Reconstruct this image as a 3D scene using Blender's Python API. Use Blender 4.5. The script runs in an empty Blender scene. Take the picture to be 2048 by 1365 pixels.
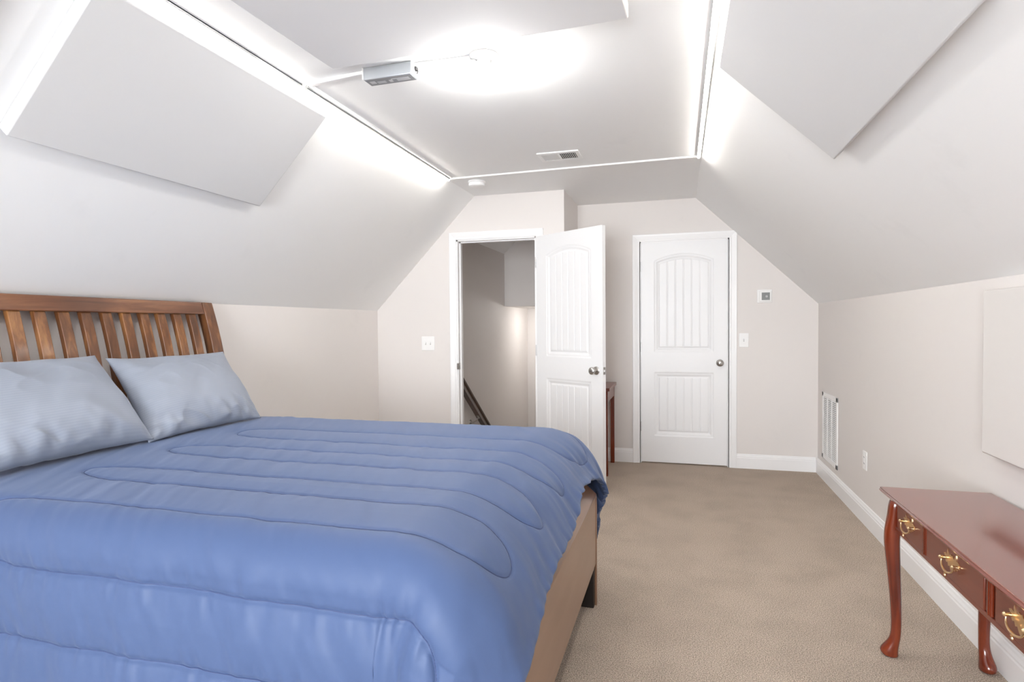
import bpy, bmesh, math, random
import numpy as np
from mathutils import Vector, Matrix

scene = bpy.context.scene
C = scene.collection
PI = math.pi
random.seed(4)

# ------------------------------------------------------------------ room constants
XL, XR = -2.68, 1.145            # knee walls
YB, YC, YR = 5.578, 4.89, -2.2   # back wall, stair-door wall, rear gable wall
KL, KR, H = 1.4335, 1.453, 2.4217
CL, CR = -1.724, 0.14            # ceiling creases
BX = -0.93                       # side of the stair box
SL = (H - KL) / (CL - XL)
SR = (H - KR) / (XR - CR)
def zl(x): return KL + (x - XL) * SL
def zr(x): return H - (x - CR) * SR

# ------------------------------------------------------------------ materials
def new_mat(name):
    m = bpy.data.materials.new(name); m.use_nodes = True
    nt = m.node_tree; b = nt.nodes['Principled BSDF']
    return m, nt, b
def nd(nt, t, **kw):
    n = nt.nodes.new(t)
    for k, v in kw.items():
        if k in n.inputs: n.inputs[k].default_value = v
        else: setattr(n, k, v)
    return n
def simple(name, col, rough=0.5, metal=0.0, bump=0.0, bscale=200.0, coat=0.0, spec=0.5, vary=0.0, vscale=3.0):
    m, nt, b = new_mat(name)
    b.inputs['Base Color'].default_value = (*col, 1)
    b.inputs['Roughness'].default_value = rough
    b.inputs['Metallic'].default_value = metal
    b.inputs['Specular IOR Level'].default_value = spec
    b.inputs['Coat Weight'].default_value = coat
    tc = nd(nt, 'ShaderNodeTexCoord')
    if bump:
        n = nd(nt, 'ShaderNodeTexNoise', Scale=bscale, Detail=3.0)
        nt.links.new(tc.outputs['Object'], n.inputs['Vector'])
        bp = nd(nt, 'ShaderNodeBump', Strength=bump, Distance=0.002)
        nt.links.new(n.outputs['Fac'], bp.inputs['Height'])
        nt.links.new(bp.outputs['Normal'], b.inputs['Normal'])
    if vary:
        n2 = nd(nt, 'ShaderNodeTexNoise', Scale=vscale, Detail=4.0)
        nt.links.new(tc.outputs['Object'], n2.inputs['Vector'])
        mx = nd(nt, 'ShaderNodeMix', data_type='RGBA')
        mx.inputs[6].default_value = tuple(c * (1 - vary) for c in col) + (1,)
        mx.inputs[7].default_value = tuple(min(1, c * (1 + vary)) for c in col) + (1,)
        nt.links.new(n2.outputs['Fac'], mx.inputs[0])
        nt.links.new(mx.outputs[2], b.inputs['Base Color'])
    return m
def wood(name, dark, mid, light, axis='X', rough=0.3, coat=0.3, scale=1.0):
    m, nt, b = new_mat(name)
    tc = nd(nt, 'ShaderNodeTexCoord'); mp = nd(nt, 'ShaderNodeMapping')
    s = [14.0 * scale] * 3; s['XYZ'.index(axis)] = 1.1 * scale
    mp.inputs['Scale'].default_value = s
    nt.links.new(tc.outputs['Object'], mp.inputs['Vector'])
    n = nd(nt, 'ShaderNodeTexNoise', Scale=2.2, Detail=6.0, Roughness=0.6, Distortion=0.6)
    nt.links.new(mp.outputs[0], n.inputs['Vector'])
    n2 = nd(nt, 'ShaderNodeTexNoise', Scale=3.1, Detail=2.0)
    nt.links.new(tc.outputs['Object'], n2.inputs['Vector'])
    ad = nd(nt, 'ShaderNodeMath', operation='MULTIPLY_ADD'); ad.inputs[1].default_value = 0.6; 
    nt.links.new(n.outputs['Fac'], ad.inputs[0])
    m2 = nd(nt, 'ShaderNodeMath', operation='MULTIPLY'); m2.inputs[1].default_value = 0.4
    nt.links.new(n2.outputs['Fac'], m2.inputs[0]); nt.links.new(m2.outputs[0], ad.inputs[2])
    cr = nd(nt, 'ShaderNodeValToRGB')
    cr.color_ramp.elements[0].position = 0.33; cr.color_ramp.elements[0].color = (*dark, 1)
    cr.color_ramp.elements[1].position = 0.68; cr.color_ramp.elements[1].color = (*light, 1)
    e = cr.color_ramp.elements.new(0.5); e.color = (*mid, 1)
    nt.links.new(ad.outputs[0], cr.inputs[0]); nt.links.new(cr.outputs[0], b.inputs['Base Color'])
    b.inputs['Roughness'].default_value = rough
    b.inputs['Coat Weight'].default_value = coat; b.inputs['Coat Roughness'].default_value = 0.12
    bp = nd(nt, 'ShaderNodeBump', Strength=0.08, Distance=0.001)
    nt.links.new(n.outputs['Fac'], bp.inputs['Height']); nt.links.new(bp.outputs['Normal'], b.inputs['Normal'])
    return m
def emit(name, col, strength):
    m = bpy.data.materials.new(name); m.use_nodes = True; nt = m.node_tree
    nt.nodes.remove(nt.nodes['Principled BSDF'])
    e = nd(nt, 'ShaderNodeEmission', Color=(*col, 1), Strength=strength)
    nt.links.new(e.outputs[0], nt.nodes['Material Output'].inputs[0])
    return m

def wall_paint(name, col, scuffs=0.0):
    m, nt, b = new_mat(name)
    b.inputs['Roughness'].default_value = 0.62
    tc = nd(nt, 'ShaderNodeTexCoord')
    n = nd(nt, 'ShaderNodeTexNoise', Scale=160.0, Detail=3.0)
    nt.links.new(tc.outputs['Object'], n.inputs['Vector'])
    bp = nd(nt, 'ShaderNodeBump', Strength=0.06, Distance=0.002)
    nt.links.new(n.outputs['Fac'], bp.inputs['Height']); nt.links.new(bp.outputs['Normal'], b.inputs['Normal'])
    # faint patchy touch-up marks in the paint
    n2 = nd(nt, 'ShaderNodeTexNoise', Scale=2.6, Detail=5.0, Roughness=0.65)
    nt.links.new(tc.outputs['Object'], n2.inputs['Vector'])
    cr = nd(nt, 'ShaderNodeValToRGB')
    cr.color_ramp.elements[0].position = 0.62; cr.color_ramp.elements[0].color = (*col, 1)
    cr.color_ramp.elements[1].position = 0.74
    cr.color_ramp.elements[1].color = tuple(c * (1 - scuffs) for c in col) + (1,)
    nt.links.new(n2.outputs['Fac'], cr.inputs[0]); nt.links.new(cr.outputs[0], b.inputs['Base Color'])
    return m

M = {}
M['ceiling'] = wall_paint('ceiling_paint', (0.86, 0.865, 0.865), 0.03)
M['wall'] = wall_paint('greige_wall_paint', (0.745, 0.712, 0.69), 0.03)
M['trim'] = simple('white_trim_paint', (0.86, 0.86, 0.865), 0.35)
M['door'] = simple('white_door_paint', (0.84, 0.845, 0.855), 0.38)
M['panel'] = simple('white_panel_fabric', (0.63, 0.63, 0.632), 0.85, bump=0.15, bscale=500)
M['panel_bounce'] = simple('white_panel_fabric_bounce_lit', (0.76, 0.76, 0.76), 0.85, bump=0.15, bscale=500)  # lighter copy of the panel fabric, bounce light put into the colour
M['wallpanel'] = simple('greige_panel_fabric', (0.70, 0.675, 0.65), 0.8, bump=0.15, bscale=500)
M['plastic'] = simple('white_plastic', (0.86, 0.86, 0.855), 0.35)
M['slot'] = simple('dark_slot', (0.03, 0.03, 0.03), 0.7)
M['vent_dark'] = simple('duct_interior', (0.10, 0.10, 0.10), 0.8)
M['screen'] = simple('grey_lcd', (0.22, 0.235, 0.235), 0.3)
M['nickel'] = simple('satin_nickel', (0.50, 0.48, 0.46), 0.28, metal=1.0)
M['steel'] = simple('hinge_steel', (0.72, 0.72, 0.72), 0.4, metal=0.8)
M['alu'] = simple('brushed_aluminium', (0.52, 0.55, 0.58), 0.35, metal=0.7)
M['driver_face'] = simple('grey_label_face', (0.25, 0.255, 0.265), 0.5, metal=0.2)
M['driver_mark'] = simple('pale_label_print', (0.5, 0.5, 0.52), 0.6)
M['brass'] = simple('polished_brass', (0.78, 0.57, 0.34), 0.28, metal=1.0)
M['bedwood'] = wood('bed_walnut', (0.06, 0.020, 0.007), (0.16, 0.058, 0.018), (0.36, 0.16, 0.052), 'Z', 0.3, 0.4)
M['bedrail'] = wood('bed_walnut_rail', (0.07, 0.024, 0.010), (0.16, 0.058, 0.023), (0.27, 0.115, 0.048), 'Y', 0.28, 0.4)
M['footwood_wash'] = wood('bed_wood_reflection_wash', (0.22, 0.115, 0.065), (0.25, 0.135, 0.08), (0.28, 0.155, 0.095), 'Y', 0.34, 0.5, 0.5)  # lighter copy of the bed wood, glossy reflection wash put into the colour
M['cherry'] = wood('cherry_veneer', (0.13, 0.026, 0.012), (0.155, 0.032, 0.016), (0.18, 0.04, 0.02), 'Y', 0.28, 0.3)
M['cherrytop'] = wood('cherry_top', (0.20, 0.064, 0.048), (0.215, 0.071, 0.054), (0.23, 0.079, 0.06), 'Y', 0.11, 0.6)
M['cherryleg'] = wood('cherry_leg', (0.075, 0.010, 0.004), (0.15, 0.022, 0.007), (0.24, 0.042, 0.012), 'Z', 0.22, 0.6)
M['railwood'] = wood('dark_oak', (0.018, 0.008, 0.004), (0.04, 0.018, 0.01), (0.075, 0.032, 0.016), 'Y', 0.3, 0.4)
M['shadeleg'] = simple('bed_leg_painted_shade', (0.012, 0.007, 0.005), 0.5)  # bed post darkened to near black, its deep shadow painted into the colour
M['led'] = emit('led_diffuser', (1.0, 0.95, 0.88), 40.0)
M['bulb'] = emit('bulb_glow', (1.0, 0.985, 0.96), 225.0)
M['lampglow'] = emit('stair_lamp_glow', (1.0, 0.975, 0.94), 24.0)
M['porcelain'] = simple('white_porcelain', (0.70, 0.70, 0.69), 0.25)
M['cord'] = simple('pale_grey_cable', (0.55, 0.55, 0.54), 0.5)
M['backing'] = simple('white_mattress_ticking', (0.75, 0.75, 0.74), 0.9)

# carpet
m, nt, b = new_mat('taupe_carpet'); M['carpet'] = m
b.inputs['Roughness'].default_value = 1.0; b.inputs['Specular IOR Level'].default_value = 0.05
b.inputs['Sheen Weight'].default_value = 0.25; b.inputs['Sheen Tint'].default_value = (0.8, 0.72, 0.62, 1)
tc = nd(nt, 'ShaderNodeTexCoord')
n1 = nd(nt, 'ShaderNodeTexNoise', Scale=230.0, Detail=3.0, Roughness=0.75); nt.links.new(tc.outputs['Object'], n1.inputs['Vector'])
n2 = nd(nt, 'ShaderNodeTexNoise', Scale=4.0, Detail=3.0); nt.links.new(tc.outputs['Object'], n2.inputs['Vector'])
cr = nd(nt, 'ShaderNodeValToRGB')
cr.color_ramp.elements[0].position = 0.36; cr.color_ramp.elements[0].color = (0.15, 0.117, 0.091, 1)
cr.color_ramp.elements[1].position = 0.66; cr.color_ramp.elements[1].color = (0.84, 0.70, 0.575, 1)
nt.links.new(n1.outputs['Fac'], cr.inputs[0])
cr2 = nd(nt, 'ShaderNodeValToRGB')
cr2.color_ramp.elements[0].position = 0.3; cr2.color_ramp.elements[0].color = (0.86, 0.86, 0.86, 1)
cr2.color_ramp.elements[1].position = 0.6; cr2.color_ramp.elements[1].color = (1, 1, 1, 1)
nt.links.new(n2.outputs['Fac'], cr2.inputs[0])
mx = nd(nt, 'ShaderNodeMix', data_type='RGBA', blend_type='MULTIPLY'); mx.inputs[0].default_value = 1.0
nt.links.new(cr.outputs[0], mx.inputs[6]); nt.links.new(cr2.outputs[0], mx.inputs[7])
nt.links.new(mx.outputs[2], b.inputs['Base Color'])
vo = nd(nt, 'ShaderNodeTexVoronoi', Scale=240.0); nt.links.new(tc.outputs['Object'], vo.inputs['Vector'])
bp = nd(nt, 'ShaderNodeBump', Strength=0.7, Distance=0.006)
nt.links.new(vo.outputs['Distance'], bp.inputs['Height']); nt.links.new(bp.outputs['Normal'], b.inputs['Normal'])

# comforter fabric
def fabric(name, col, rough, sheen, tint, stripe=None, scale=900.0):
    m, nt, b = new_mat(name)
    b.inputs['Roughness'].default_value = rough
    b.inputs['Specular IOR Level'].default_value = 0.35
    b.inputs['Sheen Weight'].default_value = sheen; b.inputs['Sheen Roughness'].default_value = 0.4
    b.inputs['Sheen Tint'].default_value = (*tint, 1)
    tc = nd(nt, 'ShaderNodeTexCoord')
    n = nd(nt, 'ShaderNodeTexNoise', Scale=scale, Detail=2.0); nt.links.new(tc.outputs['Object'], n.inputs['Vector'])
    bp = nd(nt, 'ShaderNodeBump', Strength=0.12, Distance=0.001)
    nt.links.new(n.outputs['Fac'], bp.inputs['Height']); nt.links.new(bp.outputs['Normal'], b.inputs['Normal'])
    if stripe:
        uv = nd(nt, 'ShaderNodeUVMap')
        w = nd(nt, 'ShaderNodeTexWave', wave_type='BANDS', bands_direction='Y'); w.inputs['Scale'].default_value = 14.0
        nt.links.new(uv.outputs[0], w.inputs['Vector'])
        mx = nd(nt, 'ShaderNodeMix', data_type='RGBA')
        mx.inputs[6].default_value = (*col, 1); mx.inputs[7].default_value = (*stripe, 1)
        nt.links.new(w.outputs['Fac'], mx.inputs[0]); nt.links.new(mx.outputs[2], b.inputs['Base Color'])
    else:
        b.inputs['Base Color'].default_value = (*col, 1)
    return m
M['comforter'] = fabric('blue_sateen', (0.060, 0.096, 0.205), 0.54, 0.25, (0.6, 0.68, 0.85))
M['thread'] = simple('navy_thread', (0.045, 0.065, 0.16), 0.7)
M['pillow'] = fabric('grey_blue_sateen', (0.275, 0.305, 0.365), 0.5, 0.2, (0.8, 0.85, 0.9), stripe=(0.295, 0.325, 0.385))

# ------------------------------------------------------------------ mesh helpers
class MB:
    def __init__(s): s.v = []; s.f = []
    def add(s, vs, fs):
        o = len(s.v); s.v += [tuple(v) for v in vs]; s.f += [tuple(i + o for i in f) for f in fs]; return s
    def box(s, lo, hi):
        (a, b, c), (d, e, f) = lo, hi
        return s.add([(a,b,c),(d,b,c),(d,e,c),(a,e,c),(a,b,f),(d,b,f),(d,e,f),(a,e,f)],
                     [(0,3,2,1),(4,5,6,7),(0,1,5,4),(1,2,6,5),(2,3,7,6),(3,0,4,7)])
    def prism(s, poly, axis, a, b):
        # poly: list of 2D points; axis: extrusion axis; other two axes in order (x,y,z minus axis)
        def P(p, t):
            q = list(p); q.insert('xyz'.index(axis), t); return tuple(q)
        n = len(poly)
        vs = [P(p, a) for p in poly] + [P(p, b) for p in poly]
        fs = [tuple(range(n))[::-1], tuple(range(n, 2 * n))] + [(i, (i + 1) % n, n + (i + 1) % n, n + i) for i in range(n)]
        return s.add(vs, fs)
    def tube(s, pts, r, n=10, cap=True):
        pts = [Vector(p) for p in pts]; m = len(pts)
        rs = r if isinstance(r, (list, tuple)) else [r] * m
        rings = []; up = None
        for i, p in enumerate(pts):
            t = (pts[min(i + 1, m - 1)] - pts[max(i - 1, 0)]).normalized()
            if up is None:
                up = Vector((0, 0, 1)) if abs(t.z) < 0.9 else Vector((1, 0, 0))
            a = t.cross(up).normalized(); bb = a.cross(t).normalized(); up = bb
            rings.append([p + (a * math.cos(2*PI*k/n) + bb * math.sin(2*PI*k/n)) * rs[i] for k in range(n)])
        vs = [v for rg in rings for v in rg]; fs = []
        for i in range(m - 1):
            for k in range(n):
                fs.append((i*n+k, i*n+(k+1) % n, (i+1)*n+(k+1) % n, (i+1)*n+k))
        if cap: fs += [tuple(range(n))[::-1], tuple(range((m-1)*n, m*n))]
        return s.add(vs, fs)
    def lathe(s, prof, origin=(0,0,0), axis=(0,0,1), n=28):
        # prof: list of (radius, height along axis)
        ax = Vector(axis).normalized(); o = Vector(origin)
        a = ax.orthogonal().normalized(); bb = ax.cross(a)
        vs = []; fs = []; m = len(prof)
        for r, h in prof:
            for k in range(n):
                vs.append(o + ax * h + (a * math.cos(2*PI*k/n) + bb * math.sin(2*PI*k/n)) * max(r, 1e-5))
        for i in range(m - 1):
            for k in range(n):
                fs.append((i*n+k, i*n+(k+1) % n, (i+1)*n+(k+1) % n, (i+1)*n+k))
        fs += [tuple(range(n))[::-1], tuple(range((m-1)*n, m*n))]
        return s.add(vs, fs)
    def obox(s, c, ax, ay, az, hx, hy, hz):
        c = Vector(c); ax, ay, az = Vector(ax), Vector(ay), Vector(az)
        vs = [c + ax*hx*i + ay*hy*j + az*hz*k for k in (-1,1) for (i,j) in ((-1,-1),(1,-1),(1,1),(-1,1))]
        return s.add(vs, [(0,3,2,1),(4,5,6,7),(0,1,5,4),(1,2,6,5),(2,3,7,6),(3,0,4,7)])
    def build(s, name, mat, parent=None, bevel=0.0, seg=2, smooth=None, loc=None):
        me = bpy.data.meshes.new(name)
        org = Vector(loc) if loc else Vector((0,0,0))
        me.from_pydata([tuple(Vector(v) - org) for v in s.v], [], s.f)
        bm = bmesh.new(); bm.from_mesh(me); bmesh.ops.recalc_face_normals(bm, faces=bm.faces); bm.to_mesh(me); bm.free()
        me.materials.append(mat)
        o = bpy.data.objects.new(name, me); C.objects.link(o); o.location = org
        if parent is not None:
            o.parent = parent
        if bevel:
            md = o.modifiers.new('edge', 'BEVEL'); md.width = bevel; md.segments = seg; md.limit_method = 'ANGLE'; md.angle_limit = math.radians(35)
        if smooth or (smooth is None and bevel):
            for p in me.polygons: p.use_smooth = True
            if hasattr(me, 'set_sharp_from_angle'): me.set_sharp_from_angle(angle=math.radians(40))
        return o
def tag(o, label=None, cat=None, group=None, kind=None):
    if label: o['label'] = label
    if cat: o['category'] = cat
    if group: o['group'] = group
    if kind: o['kind'] = kind
    return o
def empty(name, loc=(0,0,0), rz=0.0):
    o = bpy.data.objects.new(name, None); C.objects.link(o); o.location = loc; o.rotation_euler = (0, 0, rz); o.empty_display_size = 0.05
    return o
def grid_mesh(name, P, mat, parent=None, uv=None, smooth=True):
    ny, nx = P.shape[:2]
    idx = np.arange(ny * nx).reshape(ny, nx)
    f = np.stack([idx[:-1,:-1], idx[:-1,1:], idx[1:,1:], idx[1:,:-1]], -1).reshape(-1, 4)
    me = bpy.data.meshes.new(name); me.from_pydata(P.reshape(-1, 3).tolist(), [], f.tolist())
    if uv is not None:
        l = me.uv_layers.new(name='UVMap'); fl = f.reshape(-1); l.data.foreach_set('uv', uv.reshape(-1, 2)[fl].astype(np.float32).reshape(-1))
    me.materials.append(mat)
    if smooth: me.polygons.foreach_set('use_smooth', [True] * len(me.polygons))
    o = bpy.data.objects.new(name, me); C.objects.link(o)
    if parent is not None: o.parent = parent
    return o
def vnoise(x, y, seed=0):
    x = np.asarray(x, float); y = np.asarray(y, float)
    xi = np.floor(x).astype(np.int64); yi = np.floor(y).astype(np.int64); fx = x - xi; fy = y - yi
    fx = fx*fx*fx*(fx*(fx*6-15)+10); fy = fy*fy*fy*(fy*(fy*6-15)+10)
    def h(a, b):
        n = (a * 374761393 + b * 668265263 + seed * 974634777) & 0x7fffffff
        n = ((n ^ (n >> 13)) * 1274126177) & 0x7fffffff
        return ((n ^ (n >> 16)) & 0xffff) / 65535.0
    return (h(xi,yi)*(1-fx)+h(xi+1,yi)*fx)*(1-fy) + (h(xi,yi+1)*(1-fx)+h(xi+1,yi+1)*fx)*fy
def sstep(a, b, x):
    t = np.clip((x - a) / (b - a), 0, 1); return t * t * (3 - 2 * t)

# ------------------------------------------------------------------ setting
T = 0.10
def S(name, mb, mat, label, cat, bevel=0.0):
    return tag(mb.build(name, mat, bevel=bevel), label, cat, kind='structure')
mb = MB().box((XL-T, YR-T, -0.12), (XR+T, 5.25, 0)).box((-1.03, 5.25, -0.12), (XR+T, YB+T, 0))
S('floor', mb, M['carpet'], 'taupe cut-pile carpet floor of the attic bedroom', 'floor')
S('ceiling', MB().box((CL, YR-T, H), (CR, 8.0, H+T)), M['ceiling'], 'flat white ceiling strip between the two slopes', 'ceiling')
S('ceiling_left', MB().prism([(XL-T, zl(XL-T)), (CL, H), (CL, H+T), (XL-T, zl(XL-T)+T+.02)], 'y', YR-T, 8.0), M['ceiling'],
  'sloped white ceiling above the bed headboard', 'ceiling')
S('ceiling_right', MB().prism([(CR, H), (XR+T, zr(XR+T)), (XR+T, zr(XR+T)+T+.02), (CR, H+T)], 'y', YR-T, YB+T), M['ceiling'],
  'sloped white ceiling above the red wood table', 'ceiling')
S('wall_left', MB().box((XL-T, YR-T, 0), (XL, YC+.1, KL)), M['wall'], 'low greige knee wall behind the headboard', 'wall')
S('wall_right', MB().box((XR, YR-T, 0), (XR+T, YB+T, KR)), M['wall'], 'low greige knee wall behind the red wood table', 'wall')

# stair-door wall (front face y = YC)
OL, OR, OT = -1.903, -1.167, 2.046       # opening
TW = 0.115
mb = MB()
mb.prism([(XL-.02, 0), (OL, 0), (OL, zl(OL)+.03), (XL-.02, KL+.01)], 'y', YC, YC+TW)
mb.prism([(OL, OT), (OR, OT), (OR, H+.02), (CL, H+.02), (OL, zl(OL)+.03)], 'y', YC, YC+TW)
mb.box((OR, YC, 0), (BX, YC+TW, H+.02))
mb.box((BX-0.1, YC+TW, 0), (BX, YB+.02, H+.02))
S('wall_stair', mb, M['wall'], 'greige wall around the open stair doorway with its return side', 'wall')
# back wall with closed door
DL, DR, DT = -0.350, 0.419, 2.050
mb = MB()
mb.box((BX-.05, YB, 0), (DL, YB+TW, H+.02))
mb.prism([(DL, DT), (DR, DT), (DR, zr(DR)+.03), (CR, H+.02), (DL, H+.02)], 'y', YB, YB+TW)
mb.prism([(DR, 0), (XR+.02, 0), (XR+.02, KR+.01), (DR, zr(DR)+.03)], 'y', YB, YB+TW)
mb.box((DL, YB+TW-.01, 0), (DR, YB+TW+.03, DT))
S('wall_back', mb, M['wall'], 'greige end wall around the closed white door', 'wall')
# rear gable wall with a window (behind the camera)
WX0, WX1, WZ0, WZ1 = -1.75, 0.10, 0.55, 2.05
gable = lambda a, b: None
mb = MB()
mb.prism([(XL-.02, 0), (WX0, 0), (WX0, zl(WX0)+.03), (XL-.02, KL+.01)], 'y', YR-T, YR)
mb.prism([(WX1, 0), (XR+.02, 0), (XR+.02, KR+.01), (CR, H+.02), (WX1, H+.02)], 'y', YR-T, YR)
mb.box((WX0, YR-T, 0), (WX1, YR, WZ0)).box((WX0, YR-T, WZ1), (WX1, YR, H+.02))
S('wall_rear', mb, M['wall'], 'greige gable wall around the daylight window', 'wall')
w = tag(empty('window_1', ((WX0+WX1)/2, YR, WZ0)), 'white double window in the gable wall letting in daylight', 'window', kind='structure')
wo = Vector(w.location)
def P_(mb, name, mat, par, **k):        # build in world coordinates, parented to an empty at par.location
    o = mb.build(name, mat, par, **k); o.location = Vector(o.location) - Vector(par.location); return o
mb = MB()
for (a, b_) in ((WX0, WX0+.05), (WX1-.05, WX1), (-.86, -.79)): mb.box((a, YR-.08, WZ0), (b_, YR-.02, WZ1))
for (a, b_) in ((WZ0, WZ0+.05), (WZ1-.05, WZ1), (1.28, 1.32)): mb.box((WX0, YR-.078, a), (WX1, YR-.022, b_))
P_(mb, 'frame', M['trim'], w, bevel=.003)
gm, nt, b = new_mat('window_glass')
nt.nodes.remove(b); tr = nd(nt, 'ShaderNodeBsdfTransparent'); gl = nd(nt, 'ShaderNodeBsdfGlossy', Roughness=0.02)
fr = nd(nt, 'ShaderNodeFresnel', IOR=1.45); ms = nd(nt, 'ShaderNodeMixShader')
nt.links.new(fr.outputs[0], ms.inputs[0]); nt.links.new(tr.outputs[0], ms.inputs[1]); nt.links.new(gl.outputs[0], ms.inputs[2])
nt.links.new(ms.outputs[0], nt.nodes['Material Output'].inputs[0])
P_(MB().box((WX0+.04, YR-.052, WZ0+.04), (WX1-.04, YR-.048, WZ1-.04)), 'pane', gm, w)
mb = MB().box((WX0-.06, YR, WZ0-.06), (WX0, YR+.018, WZ1+.06)).box((WX1, YR, WZ0-.06), (WX1+.06, YR+.018, WZ1+.06))
mb.box((WX0-.06, YR, WZ1), (WX1+.06, YR+.018, WZ1+.06)).box((WX0-.08, YR, WZ0-.03), (WX1+.08, YR+.05, WZ0))
P_(mb, 'casing', M['trim'], w)

# stairwell
SX0, SX1, SY, SYB = -2.0, -1.03, 7.8, 6.72
mb = MB().prism([(5.0, -2.7), (SY, -2.7), (SY, 2.3), (5.0, 2.3)], 'x', SX0-.08, SX0)
mb.box((SX1, YB-.4, -2.7), (SX1+.08, SY, H+.02)).box((SX0-.08, SY, -2.7), (SX1+.08, SY+.08, 1.514))
mb.box((SX0-.08, SYB+.08, 1.515), (SX1+.08, SY+.08, 1.6)).box((SX0-.08, SYB, 1.515), (SX1+.08, SYB+.08, H+.02))
mb.box((SX0-.08, 5.0, -2.7), (SX1+.08, 5.1, -.12))
S('wall_stairwell', mb, M['wall'], 'greige stairwell walls with a boxed bulkhead seen through the doorway', 'wall')
mb = MB()
for i in range(10):
    y = 5.25 + i * .255; z = -.19 * (i + 1)
    mb.box((SX0, y, z - .5), (SX1, y + .28, z))
S('floor_stair', mb, M['carpet'], 'carpeted steps going down beyond the open door', 'stairs')
t = tag(empty('stair_lamp', (-1.5, 7.25, 1.515)), 'white dome lamp under the stairwell bulkhead', 'lamp')
P_(MB().lathe([(.0, 0), (.12, 0), (.12, -.02), (.11, -.022), (0, -.022)], (-1.5, 7.25, 1.515)), 'base', M['plastic'], t)
P_(MB().lathe([(.0, -.02), (.105, -.02), (.1, -.05), (.07, -.075), (.03, -.085), (0, -.087)], (-1.5, 7.25, 1.515)), 'glass_dome', M['lampglow'], t, smooth=True)

# baseboards
BH, BT = 0.128, 0.016
def bprof(sign=1):
    return [(0, 0), (BT, 0), (BT, BH-.036), (BT-.003, BH-.03), (BT-.003, BH-.022), (BT-.008, BH-.012), (BT-.01, BH-.004), (BT-.013, BH), (0, BH)]
def base_x(name, x0, x1, y, label):      # runs along x, faces -y
    S(name, MB().prism([(y - d, z) for d, z in bprof()], 'x', x0, x1), M['trim'], label, 'baseboard')
def base_y(name, y0, y1, x, s, label):   # runs along y, protrudes s*d
    S(name, MB().prism([(x + s*d, z) for d, z in bprof()], 'y', y0, y1), M['trim'], label, 'baseboard')
base_y('baseboard_right', YR, YB-.0, XR, -1, 'white baseboard along the wall behind the red wood table')
base_y('baseboard_left', YR, YC, XL, 1, 'white baseboard along the wall behind the bed')
base_x('baseboard_back_1', DR+.066, XR-BT, YB, 'white baseboard between closed door and wall corner')
base_x('baseboard_back_2', BX, DL-.066, YB, 'white baseboard between stair box and closed door')
base_x('baseboard_stair', XL+BT, OL-.066, YC, 'white baseboard left of the stair doorway')

# door casings (fixed trim) with jambs
CW = 0.064
def casing(name, x0, x1, zt, y, label, stops):
    mb = MB()
    prof = [(0, .000), (0, .011), (.010, .013), (.020, .012), (.034, .015), (.048, .018), (CW-.004, .019), (CW, .016), (CW, 0)]  # offset from opening, height off wall
    g = 0.006
    # left leg, right leg, head: mitred
    def ring(off):  # the three-sided path at offset
        return [(x0 - off + g, 0.0), (x0 - off + g, zt + off - g), (x1 + off - g, zt + off - g), (x1 + off - g, 0.0)]
    vs = []; fs = []; n = len(prof)
    for off, h in prof:
        for (x, z) in ring(off): vs.append((x, y - h, z))
    for i in range(n - 1):
        for k in range(3): fs.append((i*4+k, i*4+k+1, (i+1)*4+k+1, (i+1)*4+k))
    mb.add(vs, fs)
    # jamb
    J = .018
    mb.box((x0-.001, y, 0), (x0+J, y+TW, zt)).box((x1-J, y, 0), (x1+.001, y+TW, zt)).box((x0, y, zt-J), (x1, y+TW, zt+.001))
    # stop
    if stops:
        mb.box((x0+J, y+stops, 0), (x0+J+.011, y+stops+.035, zt-J)).box((x1-J-.011, y+stops, 0), (x1-J, y+stops+.035, zt-J))
        mb.box((x0+J, y+stops, zt-J-.011), (x1-J, y+stops+.035, zt-J))
    return S(name, mb, M['trim'], label, 'door casing')
casing('trim_1', OL, OR, OT+.006, YC, 'white casing and jamb of the open stair doorway', .045)
casing('trim_2', DL-.012, DR+.012, DT+.006, YB, 'white casing and jamb of the closed door', .045)
tag(P_(MB().box((OL+.0175, YC+.012, .90), (OL+.0195, YC+.042, .96)).box((OL+.004, YC-.014, .903), (OL+.018, YC+.012, .957)), 'strike_plate', M['nickel'], empty('x'), bevel=.001), None)
sp = bpy.data.objects['strike_plate']; e_ = sp.parent; sp.parent = bpy.data.objects['trim_1']; bpy.data.objects.remove(e_)
# brass-brown rounded lip of the strike on the casing edge
# ------------------------------------------------------------------ panel doors
DTK = 0.035
def door_face(w, h):
    nx, nz = int(w/.004)+1, int(h/.006)+1
    xs = np.linspace(0, w, nx); zs = np.linspace(0, h, nz)
    X, Z = np.meshgrid(xs, zs)
    D = np.zeros_like(X)
    mx0, mx1 = .117, w - .117
    prof_m = [0, .005, .010, .014, .020, .034, .041, .046, .05]
    prof_d = [0, -.004, -.0045, -.003, -.0045, -.011, -.012, -.007, -.006]
    pc, hw = (mx0+mx1)/2, (mx1-mx0)/2
    for (z0, zs_, rise) in ((1.02, 1.858, .06), (.247, .832, 0)):
        zt = zs_ + rise * (1 - ((X-pc)/hw)**2) if rise else np.full_like(X, zs_)
        m = np.minimum(np.minimum(X-mx0, mx1-X), np.minimum(Z-z0, zt-Z))
        d = np.interp(m, prof_m, prof_d)
        inn = m > .05
        gp = (mx1-mx0-.09)/6
        gx = np.abs(((X-(mx0+.045))/gp + .5) % 1 - .5) * gp
        k = (X-(mx0+.045))/gp
        d = np.where(inn & (k > .5) & (k < 5.5), d - .0045*np.clip(1-gx/.006, 0, 1), d)
        D = np.where(m > 0, d, D)
    return X, Z, D
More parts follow.
